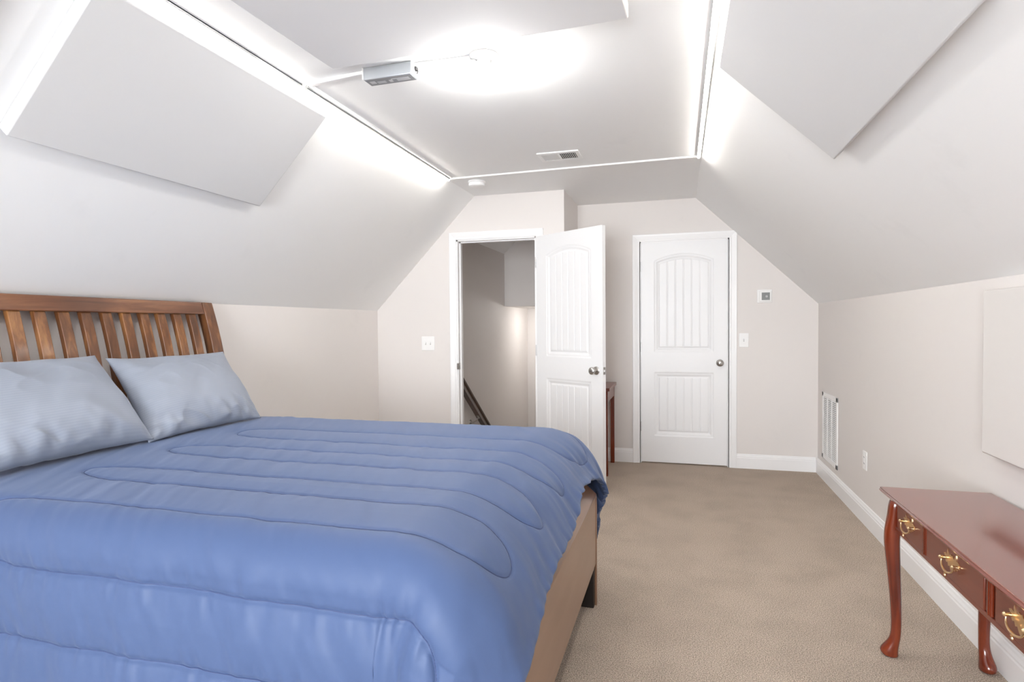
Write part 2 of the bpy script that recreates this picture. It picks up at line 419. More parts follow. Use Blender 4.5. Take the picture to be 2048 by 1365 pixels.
def make_door(name, w, h, loc, rz, flip, label, kind_label, hinges, knob_z=.925):
    # local: hinge edge at x=0, slab extends +x*(flip), front face at y=0 facing -y, thickness to +y
    t = tag(empty(name, loc, rz), label, 'door', kind='structure')
    X, Z, D = door_face(w, h)
    P = np.stack([X if flip > 0 else -X[:, ::-1] * -1 * 1.0 if False else X, -D, Z], -1)
    f = grid_mesh('door_face', P, M['door'], t)
    mb = MB().box((0, .0145, 0), (w, DTK, h)).box((0, .0003, 0), (.004, .0146, h)).box((w-.004, .0003, 0), (w, .0146, h)).box((0, .0003, h-.004), (w, .0146, h)).box((0, .0003, 0), (w, .0146, .004))
    mb.build('slab', M['door'], t)
    kx = w - .063
    prof = [(0, 0), (.032, 0), (.032, .004), (.028, .008), (.013, .010), (.011, .026), (.014, .032), (.024, .040), (.0285, .050), (.0275, .060), (.020, .067), (.008, .070), (0, .070)]
    k = MB().lathe(prof, (kx, 0, knob_z), (0, -1, 0), 32).build('knob', M['nickel'], t, smooth=True); k['label'] = 'round satin nickel knob'
    MB().lathe([(0, 0), (.004, 0), (.004, .0735), (0, .0735)], (kx, 0, knob_z), (0, -1, 0), 12).build('keyhole', M['slot'], k)
    l = MB().box((w-.0005, .006, knob_z-.028), (w+.0015, DTK-.006, knob_z+.028)).build('latch_plate', M['nickel'], t)
    MB().box((w, .012, knob_z-.009), (w+.009, .023, knob_z+.009)).build('latch_bolt', M['steel'], l, bevel=.002)
    if hinges:
        for z in (1.81, 1.065, .33):
            mb = MB()
            for q in range(5): mb.lathe([(0, 0), (.0062, 0), (.0062, .0172), (0, .0172)], (-.002, -.005, z-.045+q*.018), (0,0,1), 12)
            mb.box((-.014, -.0005, z-.044), (.0, .002, z+.044))
            mb.build('hinge', M['steel'], t, smooth=False)
    return t
make_door('door_1', .753, 2.030, (-.342, YB+.004, .012), 0, 1, 'closed white two-panel door with arched plank panel', 'x', True)
OPEN_A = math.radians(-33.5)
make_door('door_2', .728, 2.030, (-1.168, YC-.012, .012), OPEN_A, 1, 'open white arched two-panel door swung into the room', 'x', True)

# ------------------------------------------------------------------ acoustic panels
def slab_on(name, org, eu, ev, en, lu, lv, th, mat, label, group=None, bev=.006):
    # org: corner on the surface; eu/ev in-surface axes; en inward normal
    org, eu, ev, en = Vector(org), Vector(eu).normalized(), Vector(ev).normalized(), Vector(en).normalized()
    org = org + en*.0015
    c = org + eu*lu/2 + ev*lv/2 + en*th/2
    mb = MB().obox(c, eu, ev, en, lu/2, lv/2, th/2)
    o = mb.build(name, mat, bevel=bev, seg=3, loc=tuple(org + eu*lu/2 + ev*lv/2))
    return tag(o, label, 'acoustic panel', group)
LE = Vector((1, 0, SL)).normalized(); LN = Vector((SL, 0, -1)).normalized()
RE = Vector((1, 0, -SR)).normalized(); RN = Vector((-SR, 0, -1)).normalized()
PT = .05
pl = Vector((-2.168, 1.425, zl(-2.168)))
slab_on('acoustic_panel', pl, LE, (0, 1, 0), LN, .592, 1.22, PT, M['panel'], 'white acoustic panel on the slope above the headboard')
slab_on('acoustic_panel', pl + Vector((0, -1.45, 0)), LE, (0, 1, 0), LN, .592, 1.22, PT, M['panel'], 'white acoustic panel on the left slope, barely showing in the top left corner')
pr = Vector((.190, 1.375, zr(.190)))
slab_on('acoustic_panel', pr, RE, (0, 1, 0), RN, .592, 1.20, PT, M['panel'], 'white acoustic panel on the slope above the red wood table')
slab_on('acoustic_panel', (-1.424, 1.585, H), (1, -.048, 0), (.048, 1, 0), (0, 0, -1), 1.224, .61, .055, M['panel_bounce'], 'white acoustic panel on the flat ceiling beside the bare bulb')
slab_on('acoustic_panel', (XR, 1.40, .795), (0, 1, 0), (0, 0, 1), (-1, 0, 0), 1.22, .612, .045, M['wallpanel'], 'greige acoustic panel hung on the wall above the table')

# ------------------------------------------------------------------ LED strips, raceways, driver, bulb
def led(name, x, y0, y1, label, sgn):
    t = tag(empty(name, (x, (y0+y1)/2, H)), label, 'light strip', 'led strips along the ceiling creases')
    mb = MB().box((x-.011, y0, H-.004), (x+.011, y1, H)).box((x-.011, y0, H-.014), (x-.009, y1, H)).box((x+.009, y0, H-.014), (x+.011, y1, H))
    mb.box((x-.011, y0-.003, H-.014), (x+.011, y0, H)).box((x-.011, y1, H-.014), (x+.011, y1+.003, H))
    P_(mb, 'housing', M['plastic'], t)
    n = 8; poly = [(x + .0088*math.cos(PI+PI*k/n), H-.0135+.0075*math.sin(PI+PI*k/n)) for k in range(n+1)]
    P_(MB().prism(poly, 'y', y0+.001, y1-.001), 'diffuser', M['led'], t)
    return t
led('led_strip', CL+.020, 1.60, 4.245, 'glowing led strip along the ceiling crease on the headboard side', 1)
led('led_strip', CR-.016, 1.60, 4.180, 'glowing led strip along the ceiling crease on the table side', -1)
def raceway(name, a, b, wd, ht, label):
    a, b = Vector(a), Vector(b); d = (b-a); L = d.length; d.normalize(); n = Vector((0,0,1)).cross(d)
    mb = MB().obox((a+b)/2 - Vector((0,0,ht/2)), d, n, (0,0,1), L/2, wd/2, ht/2)
    return tag(mb.build(name, M['plastic'], bevel=.003), label, 'cable cover', 'white cable covers on the ceiling')
raceway('cable_cover', (CL+.034, 4.243, H), (CR-.008, 4.181, H), .018, .012, 'thin white cable cover crossing the ceiling behind the air vent')
raceway('cable_cover', (-1.655, 2.415, H), (-1.668, 4.215, H), .014, .010, 'thin white cable cover running beside the led strip')
raceway('cable_cover', (-1.655, 2.398, H), (-1.335, 2.362, H), .022, .016, 'white cable cover between led strip and grey driver box')
raceway('cable_cover', (-1.095, 2.356, H), (-.842, 2.362, H), .022, .016, 'white cable cover between grey driver box and bulb holder')
t = tag(empty('led_driver', (-1.215, 2.358, H)), 'grey metal led driver box on the ceiling', 'driver box')
dd = Vector((1, -.02, 0)).normalized(); dn = Vector((.02, 1, 0)).normalized()
dc = Vector((-1.215, 2.362, H))
P_(MB().obox(dc - Vector((0,0,.027)), dd, dn, (0,0,1), .115, .034, .027), 'case', M['alu'], t, bevel=.003)
P_(MB().obox(dc - Vector((0,0,.0545)), dd, dn, (0,0,1), .110, .031, .0008), 'label_plate', M['driver_face'], t)
mb = MB()
for (u, v, a, b_) in ((-.085,0,.012,.012), (-.045,.012,.02,.003), (-.045,0,.02,.003), (.0,.005,.008,.01), (.02,-.01,.012,.003), (.06,.012,.03,.003), (.06,.002,.03,.003), (.06,-.008,.03,.003)):
    mb.obox(dc + dd*u + dn*v - Vector((0,0,.0555)), dd, dn, (0,0,1), a, b_, .0004)
lp = [o for o in t.children if o.name.startswith('label_plate')][0]
q = mb.build('print_marks', M['driver_mark'], lp); q.location = Vector(q.location) - Vector(t.location) - Vector(lp.location)
P_(MB().obox(dc + dd*.117 - Vector((0,0,.026)), dd, dn, (0,0,1), .003, .036, .026), 'end_cap', M['plastic'], t, bevel=.002)
P_(MB().obox(dc - dd*.117 - Vector((0,0,.026)), dd, dn, (0,0,1), .003, .036, .026), 'end_cap', M['plastic'], t, bevel=.002)
mb = MB().lathe([(0,0),(.011,0),(.011,.008),(0,.008)], dc + dd*.12 - Vector((0,0,.022)), dd, 14)
mb.tube([dc + dd*.124 - Vector((0,.004,.030)), dc + dd*.134 - Vector((0,.004,.036)), dc + dd*.130 - Vector((0,.004,.046))], .0035, 8)
P_(mb, 'wire_clip', M['slot'], t)
t = tag(empty('cord_grip', (-1.672, 2.405, H)), 'small grey cable gland at the led strip end of the cable cover', 'cable gland')
mb = MB()
for a in range(6): mb.lathe([(0,0),(.005,0),(.004,.004),(0,.004)], (-1.672+.009*math.cos(a), 2.405+.009*math.sin(a), H-.012), (0,0,-1), 8)
mb.lathe([(0,0),(.016,0),(.014,.012),(0,.012)], (-1.672, 2.405, H), (0,0,-1), 18)
P_(mb, 'gland_body', M['cord'], t)

# bare-bulb holder
BXc, BYc = -.788, 2.372
t = tag(empty('bulb_holder', (BXc, BYc, H)), 'white porcelain ceiling lampholder with a glowing bare bulb', 'ceiling light')
P_(MB().lathe([(0,0),(.062,0),(.062,.006),(.056,.014),(.036,.019),(.030,.022),(.030,.045),(.026,.047),(0,.047)], (BXc,BYc,H), (0,0,-1), 40), 'base', M['porcelain'], t, smooth=True)
bprofl = [(0,.044),(.013,.044),(.014,.056),(.020,.070),(.027,.085),(.0298,.098),(.0295,.108),(.0255,.120),(.017,.129),(.008,.1325),(0,.133)]
P_(MB().lathe(bprofl, (BXc,BYc,H), (0,0,-1), 32), 'bulb', M['bulb'], t, smooth=True)
t = tag(empty('plug_adapter', (BXc-.04, BYc-.01, H-.03)), 'small grey plug with looped cord beside the bare bulb', 'plug')
pa = Vector((BXc-.040, BYc-.015, H-.030)); pd = Vector((-.62, -.35, -.70)).normalized()
P_(MB().lathe([(0,-.008),(.011,-.008),(.012,.006),(.010,.018),(.005,.026),(0,.026)], pa, pd, 14), 'plug_body', M['cord'], t, smooth=True)
tip = pa + pd*.026
P_(MB().tube([tip, tip+pd*.01+Vector((-.006,0,-.004)), tip+Vector((-.022,.004,.002)), tip+Vector((-.032,.008,.018)), Vector((-.866,BYc-.004,H-.020)), Vector((-.858,BYc-.008,H-.008))], .003, 8), 'cord', M['cord'], t, smooth=True)

# smoke detector
t = tag(empty('smoke_detector', (-1.532, 4.405, H)), 'round white smoke detector on the ceiling near the stair door', 'smoke detector')
P_(MB().lathe([(0,0),(.068,0),(.068,.010),(.064,.012),(0,.012)], (-1.532,4.405,H), (0,0,-1), 36), 'base', M['plastic'], t, smooth=True)
P_(MB().lathe([(0,.012),(.058,.012),(.062,.016),(.062,.034),(.055,.040),(.02,.042),(0,.042)], (-1.532,4.405,H), (0,0,-1), 36), 'cover', M['plastic'], t, smooth=True)

# ceiling air register
t = tag(empty('ceiling_vent', (-.77, 3.905, H)), 'white louvred air vent in the ceiling', 'air vent')
a0, a1, b0, b1 = -.907, -.630, 3.805, 4.012
mb = MB().box((a0, b0, H-.008), (a1, b0+.034, H)).box((a0, b1-.034, H-.008), (a1, b1, H)).box((a0, b0+.034, H-.008), (a0+.026, b1-.034, H)).box((a1-.026, b0+.034, H-.008), (a1, b1-.034, H))
mb.box(((a0+a1)/2-.006, b0+.034, H-.008), ((a0+a1)/2+.006, b1-.034, H))
P_(mb, 'frame', M['plastic'], t, bevel=.002)
P_(MB().box((a0+.024, b0+.032, H-.0012), (a1-.024, b1-.032, H-.0004)), 'duct', M['vent_dark'], t)
for i in range(18):
    if i in (8.5,): continue
    xx = a0 + .034 + i * (a1-a0-.068)/17
    sgn = 1 if i < 9 else -1
    P_(MB().obox((xx, (b0+b1)/2, H-.0065), (math.cos(.7*sgn), 0, math.sin(.7*sgn)), (0,1,0), (-math.sin(.7*sgn),0,math.cos(.7*sgn)), .0055, (b1-b0)/2-.034, .0006), 'slat', M['plastic'], t)

# return-air grille on the right wall
t = tag(empty('return_grille', (XR, 5.145, .18)), 'tall white return-air grille low on the wall by the corner', 'air grille')
g0, g1, gz0, gz1 = 4.905, 5.385, .178, .722
mb = MB()
mb.box((XR-.008, g0, gz0), (XR, g0+.035, gz1)).box((XR-.008, g1-.035, gz0), (XR, g1, gz1)).box((XR-.008, g0, gz0), (XR, g1, gz0+.035)).box((XR-.008, g0, gz1-.035), (XR, g1, gz1))
for k in (1, 2):
    yy = g0 + .035 + k*(g1-g0-.07)/3; mb.box((XR-.009, yy-.006, gz0+.03), (XR-.001, yy+.006, gz1-.03))
P_(mb, 'frame', M['plastic'], t, bevel=.002)
P_(MB().box((XR-.0012, g0+.033, gz0+.033), (XR-.0004, g1-.033, gz1-.033)), 'duct', M['vent_dark'], t)
for i in range(32):
    z = gz0 + .042 + i*(gz1-gz0-.084)/31
    P_(MB().obox((XR-.0055, (g0+g1)/2, z), (math.cos(.9),0,math.sin(.9)), (0,1,0), (-math.sin(.9),0,math.cos(.9)), .0046, (g1-g0)/2-.034, .0006), 'louvre', M['plastic'], t)

# switches, outlet, thermostat
def switch(x, z, y, w_, h_, n, label, name='light_switch'):
    t = tag(empty(name, (x, y, z)), label, 'light switch')
    P_(MB().box((x-w_/2, y-.006, z-h_/2), (x+w_/2, y, z+h_/2)), 'plate', M['plastic'], t, bevel=.003)
    for i in range(n):
        xx = x + (i-(n-1)/2)*.046
        P_(MB().obox((xx, y-.0105, z+.003), (1,0,0), Vector((0,1,.5)).normalized(), Vector((0,-.5,1)).normalized(), .004, .008, .0045), 'toggle', M['plastic'], t, bevel=.001)
        for s in (-1, 1):
            P_(MB().lathe([(0,0),(.003,0),(.0025,.001),(0,.001)], (xx, y-.006, z+s*.030), (0,-1,0), 10), 'screw', M['plastic'], t)
        P_(MB().box((xx-.0055, y-.0066, z-.012), (xx+.0055, y-.0058, z+.012)), 'toggle_slot', M['cord'], t)
switch(-2.176, 1.132, YC, .125, .127, 2, 'white double light switch on the wall beside the stair doorway')
switch(.547, 1.141, YB, .080, .126, 1, 'white single light switch on the wall beside the closed door')
t = tag(empty('wall_outlet', (XR, 4.225, .405)), 'white wall outlet low on the wall past the table', 'outlet')
P_(MB().box((XR-.006, 4.185, .345), (XR, 4.265, .465)), 'plate', M['plastic'], t, bevel=.003)
for z in (.425, .385):
    P_(MB().lathe([(0,0),(.0165,0),(.016,.002),(0,.002)], (XR-.006, 4.225, z), (-1,0,0), 20), 'receptacle', M['plastic'], t)
    mb = MB().box((XR-.0088, 4.217, z-.004), (XR-.0078, 4.219, z+.006)).box((XR-.0088, 4.231, z-.004), (XR-.0078, 4.233, z+.006))
    P_(mb, 'slots', M['slot'], t)
t = tag(empty('thermostat', (.716, YB, 1.526)), 'square white thermostat with grey screen on the wall', 'thermostat')
P_(MB().box((.655, YB-.008, 1.468), (.777, YB, 1.584)), 'wall_plate', M['plastic'], t, bevel=.006, seg=3)
P_(MB().box((.672, YB-.026, 1.480), (.768, YB-.008, 1.573)), 'body', M['plastic'], t, bevel=.004, seg=3)
P_(MB().box((.690, YB-.0266, 1.492), (.756, YB-.0255, 1.558)), 'screen', M['screen'], t)
P_(MB().lathe([(0,0),(.010,0),(.009,.0006),(0,.0006)], (.730, YB-.0266, 1.524), (0,-1,0), 16), 'symbol', M['driver_mark'], t)

# stair handrail
t = tag(empty('stair_handrail', (-1.92, 5.05, .75)), 'dark wood handrail sloping down the stairwell wall', 'handrail')
ra, rb = Vector((-1.915, 4.95+.06, .79)), Vector((-1.915, 7.3, -.86))
d = (rb-ra).normalized(); up = Vector((1,0,0)).cross(d).normalized()
if up.z < 0: up = -up
mb = MB(); poly = [(-.024,-.05),(.024,-.05),(.022,-.02),(.016,-.012),(.016,-.002),(.028,.008),(.030,.022),(.022,.034),(0,.038),(-.022,.034),(-.030,.022),(-.028,.008),(-.016,-.002),(-.016,-.012),(-.022,-.02)]
n = len(poly)
vs = [ra + Vector((1,0,0))*p[0] + up*p[1] for p in poly] + [rb + Vector((1,0,0))*p[0] + up*p[1] for p in poly]
mb.add(vs, [tuple(range(n))[::-1], tuple(range(n,2*n))] + [(i,(i+1)%n,n+(i+1)%n,n+i) for i in range(n)])
P_(mb, 'rail', M['railwood'], t)
for f_ in (.22, .7):
    c = ra.lerp(rb, f_) - up*.05
    mb = MB().tube([c, c+Vector((-.01,0,-.03)), c+Vector((-.05,0,-.055)), Vector((SX0, c.y, c.z-.055))], .006, 10)
    mb.lathe([(0,0),(.028,0),(.026,.006),(0,.006)], (SX0, c.y, c.z-.055), (1,0,0), 18).obox(c, d, (1,0,0), up, .03, .012, .002)
    P_(mb, 'bracket', M['nickel'], t, smooth=True)

# ------------------------------------------------------------------ bed
BC = 2.0; BW = .816
def hx(z): return -2.5 - .11*max(0, (z-.9)/.535)**1.6       # front face of the headboard
bed = tag(empty('bed', (-1.45, BC, 0)), 'dark brown wooden sleigh bed with curved slat headboard under a blue comforter', 'bed')
def curved_bar(y0, y1, z0, z1, th, name, mat, n=12, bev=.004, fx=hx):
    zs = [z0 + (z1-z0)*i/n for i in range(n+1)]
    poly = [(fx(z), z) for z in zs] + [(fx(z)-th, z) for z in reversed(zs)]
    return P_(MB().prism(poly, 'y', y0, y1), name, mat, bed, bevel=bev)
for s in (-1, 1):
    y0, y1 = sorted((BC+s*BW, BC+s*(BW-.075)))
    curved_bar(y0, y1, 0, 1.435, .055, 'headboard_post', M['bedwood'], 20)
curved_bar(BC-BW+.076, BC+BW-.076, 1.366, 1.436, .050, 'top_rail', M['bedrail'], 6, .006)
curved_bar(BC-BW+.076, BC+BW-.076, .45, .62, .030, 'lower_rail', M['bedrail'], 3)
curved_bar(BC-BW+.076, BC+BW-.076, .62, .70, .034, 'middle_rail', M['bedrail'], 3)
for i in range(14):
    yc = BC + (i-6.5)*.1012
    curved_bar(yc-.0245, yc+.0245, .70, 1.367, .026, 'slat', M['bedwood'], 14, .003, lambda z: hx(z)-.012)
FX = -.372     # outer face of the footboard
FY0, FY1 = 1.275, 2.690
fo = P_(MB().box((FX-.004, FY0+.02, .195), (FX+.003, FY1-.020, .50)), 'footboard_panel', M['footwood_wash'], bed, bevel=.002)
fo['label'] = 'smooth brown footboard panel, lightened by a painted reflection wash'
P_(MB().prism([(FX-.06, .50), (FX+.006, .50), (FX+.006, .515), (FX-.05, .565), (FX-.06, .565)], 'y', FY0+.01, FY1-.012), 'footboard_cap', M['footwood_wash'], bed, bevel=.003)
for (a, b_) in ((FY0, FY0+.05), (FY1-.05, FY1)):
    P_(MB().box((FX-.062, a, 0), (FX-.004, b_, .50)), 'footboard_post', M['shadeleg'], bed, bevel=.003)
    P_(MB().box((FX-.004, a if a < 2 else b_-.018, 0), (FX+.006, a+.018 if a < 2 else b_, .50)), 'post_facing', M['footwood_wash'], bed, bevel=.002)
for (a, b_) in ((BC-.775, BC-.745), (BC+.66, BC+.69)):
    P_(MB().box((-2.50, a+.05, .20), (FX-.06, b_+.05 if a < BC else b_-.0, .40)) if a < BC else MB().box((-2.50, a-.03, .20), (FX-.06, b_-.03, .40)), 'side_rail', M['bedrail'], bed, bevel=.002)
P_(MB().box((-2.46, 1.31, .38), (-.60, 2.62, .70)), 'mattress', M['backing'], bed, bevel=.05, seg=4)

# comforter ----------------------------------------------------------
ZT = .80
UF, VN, VF = -.640, 1.275, 2.700
RU, RN_, RF = .30, .12, .15
U0 = -2.44
VMIN, VMAX = VN-.74, VF+.68
def comforter():
    nu, nv = 520, 620
    a = np.linspace(0, 1, nu); v = np.linspace(VMIN, VMAX, nv)
    A, V = np.meshgrid(a, v)
    over = np.interp(V, [.6, 1.0, 1.217, 1.365, 1.413, 1.687, 1.806, 2.06, 2.215, 2.337, 2.475, 2.62, 2.69, 2.77, 3.0, 3.4], [.55, .53, .465, .43, .412, .378, .386, .368, .330, .332, .345, .372, .40, .462, .49, .47]) - .004 + .003*np.sin(V*37)
    UM = UF + over
    U = U0 + A*(UM-U0)
    def base(U, V):
        du = np.maximum(U-UF, 0); dv = np.where(V < VN, VN-V, np.where(V > VF, V-VF, 0)); sg = np.where(V < VN, -1.0, 1.0)
        p = np.where(V > VF, 5.0, 2.6)
        r = (du**p + dv**p)**(1/p); l2 = np.hypot(du, dv) + 1e-9
        cx, cy = du/l2, dv/l2; rp = np.where(V > VF, r, l2) + 1e-9
        Rv = np.where(V < VN, RN_, RF)
        R = np.where(l2 < 1e-8, RU, RU*cx**2 + Rv*cy**2)
        t = np.minimum(r/R, PI/2); ex = np.maximum(r-R*PI/2, 0)
        flare = np.where(V < VN, .10, .06)*cy**2 + .02*cx**2 + .22*(2*cx*cy)**2*np.where(V < VN, .55, .6)
        hh = R*np.sin(t) + flare*ex; dd = R*(1-np.cos(t)) + ex*np.sqrt(1-np.minimum(flare, .6)**2)
        ang = np.arctan2(cy, cx)
        fold = np.sin(ang*9+.6)*.035*np.clip(ex/.25, 0, 1)*(2*cx*cy)
        hh = hh + fold
        X = np.minimum(U, UF) + du/rp*hh; dyo = dv/rp*hh; kc = np.where(V > VF, sstep(.12, .40, du), 0.0); dyn = dyo*(1-kc) + .17*(1-np.exp(-dyo/.17))*kc
        Y = np.where(V < VN, VN, np.where(V > VF, VF, V)) + sg*dyn; Z = ZT - dd - (dyo-dyn)*1.25
        # the top is softly crowned and sinks a little at the head end
        Z = Z + .006*np.sin((V-VN)/(VF-VN)*PI)*(1-sstep(0, .12, r)) - .012*sstep(-2.0, -2.4, U)
        Z = np.maximum(Z, .03)
        return np.stack([X, Y, Z], -1), r, du, dv, cx, cy
    P, r, du, dv, cx, cy = base(U, V)
    e = 1e-3
    Pu = base(U+e, V)[0]-base(U-e, V)[0]; Pv = base(U, V+e)[0]-base(U, V-e)[0]
    N = np.cross(Pu, Pv); N /= (np.linalg.norm(N, axis=-1, keepdims=True)+1e-12)
    N = np.where(((N[..., 2:3] < -0.2) & (r[..., None] < .1)), -N, N)
    # serpentine quilting line
    lines = [VF+.47, VF+.28, VF+.08, 2.39, 2.165, 1.98, 1.81, 1.615, 1.467, 1.268, 1.055, .87, .66]
    UR = -.36; ULf = -1.965
    def rt(v0, v1): return UR + (0.0 if v1 < 2.1 else -.03)
    pts = []
    side = 1
    for i in range(len(lines)-1):
        va, vb = lines[i], lines[i+1]
        # between line i and i+1 : loop at right for even i pattern so that (2.165,1.98) is a right loop
        right = (i % 2 == 0)
        ue = UR if right else ULf
        us = ULf if right else UR
        mid = -1.2
        hgap = abs(va-vb)/2
        rad_u = .16 if right else .22
        k = np.linspace(0, PI, 22)
        cu = ue-(rad_u if right else -rad_u)
        loop = [(cu + (rad_u if right else -rad_u)*math.sin(t), (va+vb)/2 + hgap*math.cos(t)) for t in k]
        pts.append((mid, va)); pts += loop; pts.append((mid, vb))
    pts = np.array(pts)
    # pad for right loops : shape them as in a serpentine
    Q0, Q1 = pts[:-1], pts[1:]
    Uf, Vf = U.reshape(-1), V.reshape(-1)
    # wavy hand of the stitching
    Vw = Vf + .008*(vnoise(Uf*3, Vf*3, 5)-.5) + .004*(vnoise(Uf*9, Vf*5, 6)-.5)
    best = np.full(Uf.shape, 9.0)
    for q0, q1 in zip(Q0, Q1):
        d = q1-q0; L = (d**2).sum()+1e-12
        t = np.clip(((Uf-q0[0])*d[0]+(Vw-q0[1])*d[1])/L, 0, 1)
        best = np.minimum(best, np.hypot(Uf-q0[0]-t*d[0], Vw-q0[1]-t*d[1]))
    D = best.reshape(U.shape)
    side_n = sstep(.03, .25, np.where(V < VN, dv, 0)); side_f = sstep(.05, .3, du); side_b = sstep(.03, .25, np.where(V > VF, dv, 0))
    puff = .006 + .008*side_n
    disp = puff*(1-np.exp(-(D/.04)**1.2)) - .0030*np.exp(-(D/.006)**2)*(1+1.0*side_n)
    # streaky wrinkles running across the channels
    s1 = vnoise(U*16+V*9, V*3.2-U*1.5, 11)-.5; s2 = vnoise(U*34+V*20, V*5-U*3, 12)-.5
    disp += (.0045*s1 + .0022*s2)*(1-.6*side_f)*(.5+.8*vnoise(U*2, V*2, 3))
    # puckers hugging the stitching
    pk = vnoise(U*42+V*6, V*7, 21)-.5
    disp += .0065*pk*np.exp(-(D/.05)**2)*(.25+1.0*side_n)
    # hanging folds on the near side
    f1 = vnoise(U*6.5+.7*V, V*1.1+U, 31)-.5; f2 = vnoise(U*15-1.2*V, V*1.8, 32)-.5
    disp += (side_n+side_b)*(.020*f1+.009*f2)
    # radial gathers over the foot end
    g1 = vnoise(V*11+U*2, U*2.2, 41)-.5; g2 = vnoise(V*26+U*5, U*4, 42)-.5
    far = sstep(2.2, 2.7, V)
    disp += side_f*((.010+.010*far)*g1 + (.005+.006*far)*g2)
    # scalloped gathered hem
    hem = np.exp(-((1-A)*(UM-U0)/.03)**2)
    disp += hem*(.006*(vnoise(V*38, U*0+2, 51)-.5)) + .010*hem
    P = P + N*disp[..., None]
    P[..., 2] = np.maximum(P[..., 2], .03)
    o = grid_mesh('comforter', P, M['comforter'])
    # the stitched thread, sunk in the quilting grooves
    sq = []
    for q0, q1 in zip(Q0, Q1):
        k = max(1, int(np.hypot(*(q1-q0))/.006)); sq += [tuple(q0+(q1-q0)*i/k) for i in range(k)]
    sq = np.array(sq); us, vs_ = sq[:, 0], sq[:, 1]
    for _ in range(6): vs_ = sq[:, 1] - (.008*(vnoise(us*3, vs_*3, 5)-.5) + .004*(vnoise(us*9, vs_*5, 6)-.5))
    vi = (vs_-VMIN)/(VMAX-VMIN)*(nv-1); okm = (vi > 1) & (vi < nv-2)
    us, vi = us[okm], vi[okm]; j = vi.astype(int); fv = (vi-j)[:, None]
    umv = UM[j, 0]; ai = np.clip((us-U0)/(umv-U0)*(nu-1), 0, nu-1.001); i_ = ai.astype(int); fu = (ai-i_)[:, None]
    def bl(F): return (F[j, i_]*(1-fu)+F[j, i_+1]*fu)*(1-fv)+(F[j+1, i_]*(1-fu)+F[j+1, i_+1]*fu)*fv
    path = bl(P) + bl(N)*.0002
    seg = [0] + [k for k in range(1, len(path)) if np.linalg.norm(path[k]-path[k-1]) > .1] + [len(path)]
    mb = MB()
    for a_, b_ in zip(seg[:-1], seg[1:]):
        if b_-a_ > 3: mb.tube([tuple(p) for p in path[a_:b_]], .0011, 5)
    st = mb.build('stitching', M['thread'], o, smooth=True)
    md = o.modifiers.new('thickness', 'SOLIDIFY'); md.thickness = .022; md.offset = -1; md.use_rim = True
    return o
cf = tag(comforter(), 'blue quilted comforter draped over the bed and hanging over its sides', 'comforter')

# pillows -------------------------------------------------------------
def pillow(c, ey, eup, w_, h_, th, label, seed, sag=0.0):
    n, m_ = 110, 84
    s = np.linspace(-1, 1, n); t_ = np.linspace(-1, 1, m_)
    Sx, Tt = np.meshgrid(s, t_)
    c = np.array(c, float); ey = np.array(ey, float); ey /= np.linalg.norm(ey); eup = np.array(eup, float); eup /= np.linalg.norm(eup)
    en = np.cross(ey, eup); 
    if en[0] < 0: en = -en
    def side(sg):
        # pinched outline
        sx = Sx*(1 - .045*(1-Tt**2)*np.abs(Sx)**3); tt = Tt*(1 - .07*(1-Sx**2)*np.abs(Tt)**3)
        prof = (1-np.abs(Sx)**3.2)**.62*(1-np.abs(Tt)**2.6)**.60
        bulge = th/2*prof*(1+.30*(-Tt)*1.0)
        wr = (vnoise(Sx*2.2+Tt*1.2+3, Tt*1.8-Sx*.8, seed)-.5)*.022 + (vnoise(Sx*5-Tt*3, Tt*1.6+Sx*2, seed+1)-.5)*.005
        # gathers at the left and lower seams
        edge = np.exp(-((1+Sx)/.30)**2); wr = wr + edge*(vnoise(Sx*2, Tt*15, seed+2)-.5)*.009
        low = np.exp(-((1+Tt)/.36)**2); rid = 1-np.abs(2*vnoise(Sx*4+Tt*3.5+seed, Tt*1.5-Sx, seed+7)-1); wr = wr + low*.020*(rid**3-.25) + .003*np.exp(-((Tt-.5-.5*Sx)/.5)**2)*((1-np.abs(2*vnoise(Sx*2.5-Tt*4, Tt*2+Sx*3, seed+9)-1))**4-.2); wr = wr + low*(vnoise(Sx*8+Tt*2, Tt*2.5, seed+3)-.5)*.030
        b = bulge + wr*np.minimum(prof*1.6, 1)
        tt = tt - sag*(1-Tt)*0 + .018*(vnoise(Sx*3, Tt*0+1, seed+4)-.5)*(Tt > .2)*(Tt)
        return c + ey*(sx*w_/2)[..., None] + eup*(tt*h_/2)[..., None] + en*(sg*b)[..., None]
    F = side(1); B = side(-.75)
    UVg = np.stack([(Sx+1)/2, (Tt+1)/2], -1)
    idx = np.arange(n*m_).reshape(m_, n)
    qf = np.stack([idx[:-1,:-1], idx[:-1,1:], idx[1:,1:], idx[1:,:-1]], -1).reshape(-1, 4)
    qb = qf[:, ::-1] + n*m_
    V = np.concatenate([F.reshape(-1,3), B.reshape(-1,3)])
    me = bpy.data.meshes.new('pillow'); allf = np.concatenate([qf, qb])
    me.from_pydata(V.tolist(), [], allf.tolist())
    l = me.uv_layers.new(name='UVMap'); uvs = np.concatenate([UVg.reshape(-1,2)]*2)[allf.reshape(-1)]
    l.data.foreach_set('uv', uvs.astype(np.float32).reshape(-1))
    bm = bmesh.new(); bm.from_mesh(me); bmesh.ops.remove_doubles(bm, verts=bm.verts, dist=.0008); bmesh.ops.recalc_face_normals(bm, faces=bm.faces); bm.to_mesh(me); bm.free()
    me.polygons.foreach_set('use_smooth', [True]*len(me.polygons)); me.materials.append(M['pillow'])
    o = bpy.data.objects.new('pillow', me); C.objects.link(o)
    return tag(o, label, 'pillow', 'pillows against the headboard')
pillow((-2.280, 2.312, .985), (.0, 1, 0), (-.27, .045, .34), .69, .45, .15, 'grey-blue striped pillow against the headboard, farther from the camera', 60)
